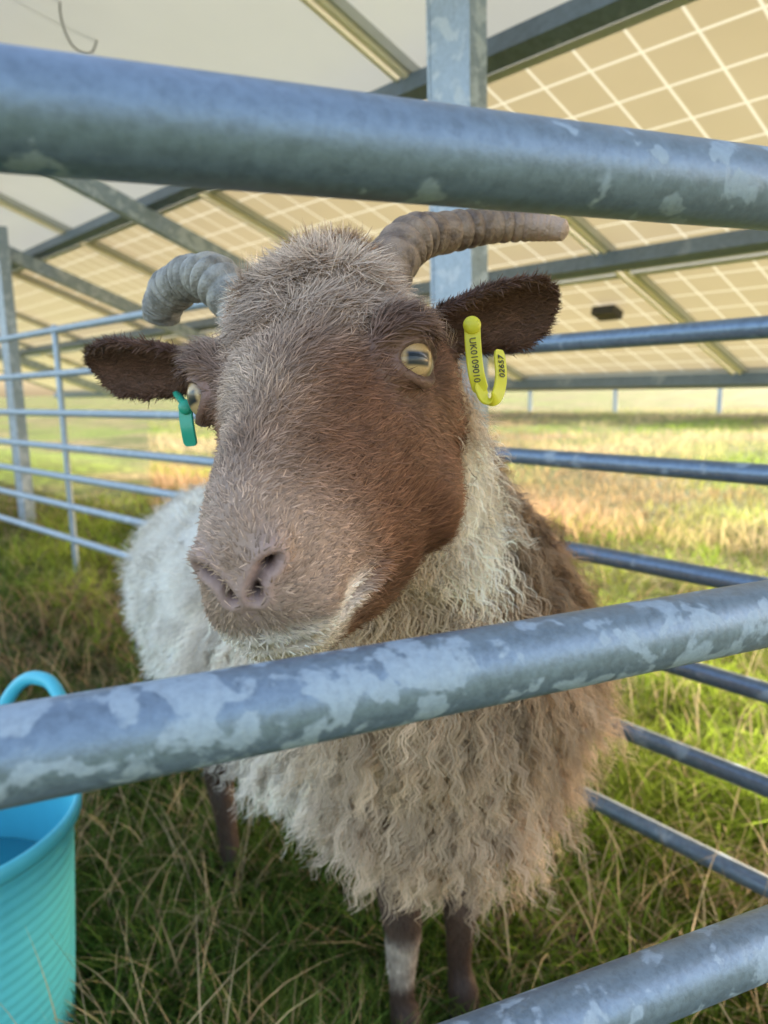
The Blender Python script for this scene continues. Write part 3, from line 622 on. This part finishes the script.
V, F = merge([V1, V1b, V2, V3]); yt = mk('ear_tag', V, F, M_YEL, sheep, False); yt['label'] = 'folded yellow plastic ear tag with a printed number'
def text(s, size, org, ex, ey, ez, parent):
    cu = bpy.data.curves.new('tag_number', 'FONT'); cu.body = s; cu.size = size; cu.align_x = 'CENTER'; cu.align_y = 'CENTER'; cu.extrude = .0002
    o = bpy.data.objects.new('tag_number', cu); COL.objects.link(o); dg = bpy.context.evaluated_depsgraph_get(); me_ = bpy.data.meshes.new_from_object(o.evaluated_get(dg)); bpy.data.objects.remove(o)
    me_.transform(Matrix(((ex[0], ey[0], ez[0], org[0]), (ex[1], ey[1], ez[1], org[1]), (ex[2], ey[2], ez[2], org[2]), (0, 0, 0, 1)))); me_.materials.clear(); me_.materials.append(M_INK)
    o = bpy.data.objects.new('tag_number', me_); COL.objects.link(o); attach(o, parent)
ex = nrm(P(476, 372, dt-.003)-P(473, 345, dt-.003)); ez = -F0; ez = nrm(ez-ex*np.dot(ez, ex)); ey = np.cross(ez, ex)
text('UK0109010', .0056, P(474.6, 360, dt-.0046), ex, ey, ez, yt)
ex2 = nrm(P(499, 352, dt+.009)-P(501, 378, dt+.006)); w2 = nrm(R1*.85+F0*.5); w2 = nrm(w2-ex2*np.dot(w2, ex2)); ez2 = np.cross(ex2, w2); ez2 = ez2 if np.dot(ez2, F0) < 0 else -ez2
text('02657', .0058, P(500.3, 367, dt+.007)+ez2*.0015, ex2, np.cross(ez2, ex2), ez2, yt)
gd = .512
V1 = strip([P(186, 402, gd), P(186, 416, gd), P(188, 430, gd), P(191, 446, gd+.003)], R1*.8-F0*.3, .0105, .002); V2 = ellipsoid(P(186, 407, gd-.002), (R1, U1, F0), (.0052, .0052, .003)); V3 = tube([P(186, 406, gd), P(170, 385, .545)], [.0026, .0026], 12)
V, F = merge([V1, V2, V3]); gt = mk('ear_tag', V, F, M_GRN, sheep, False); gt['label'] = 'green plastic tag on the left ear'

# ================================================================= LIGHT, SKY, CAMERA
AZ = nrm(np.array([.80, .60])); EL = rad(21.5)
S = Vector((AZ[0]*math.cos(EL), AZ[1]*math.cos(EL), math.sin(EL)))
sl = bpy.data.lights.new('sun', 'SUN'); sl.energy = 19.0; sl.angle = rad(.55); sl.color = (1, .94, .82); so = bpy.data.objects.new('sun', sl); COL.objects.link(so)
so.rotation_euler = (-S).to_track_quat('-Z', 'Y').to_euler(); so.location = (6, 6, 8)
w = bpy.data.worlds.new('World'); SC.world = w; w.use_nodes = True; nt = w.node_tree; nt.nodes.clear()
sky = nt.nodes.new('ShaderNodeTexSky'); sky.sky_type = 'NISHITA'; sky.sun_disc = False; sky.sun_elevation = EL; sky.sun_rotation = math.atan2(AZ[0], AZ[1]); sky.dust_density = 3.
mx = nd(nt, 'ShaderNodeMix', None, data_type='RGBA', blend_type='MULTIPLY'); mx.inputs[0].default_value = 1; nt.links.new(sky.outputs[0], mx.inputs[6]); mx.inputs[7].default_value = (1.10, 1.0, .89, 1)
bg = nt.nodes.new('ShaderNodeBackground'); bg.inputs[1].default_value = .76; wo = nt.nodes.new('ShaderNodeOutputWorld'); nt.links.new(mx.outputs[2], bg.inputs[0]); nt.links.new(bg.outputs[0], wo.inputs[0])
cd = bpy.data.cameras.new('camera'); cam = bpy.data.objects.new('camera', cd); COL.objects.link(cam)
cam.matrix_world = Matrix(((R1[0], U1[0], -F0[0], CAM[0]), (R1[1], U1[1], -F0[1], CAM[1]), (R1[2], U1[2], -F0[2], CAM[2]), (0, 0, 0, 1)))
cd.sensor_fit = 'VERTICAL'; cd.sensor_height = 36; cd.lens = FP/1024*36; cd.clip_start = .01; cd.clip_end = 2000
cd.dof.use_dof = True; cd.dof.focus_distance = .42; cd.dof.aperture_fstop = 9
SC.camera = cam
SC.view_settings.view_transform = 'Standard'; SC.view_settings.look = 'None'; SC.view_settings.exposure = 0
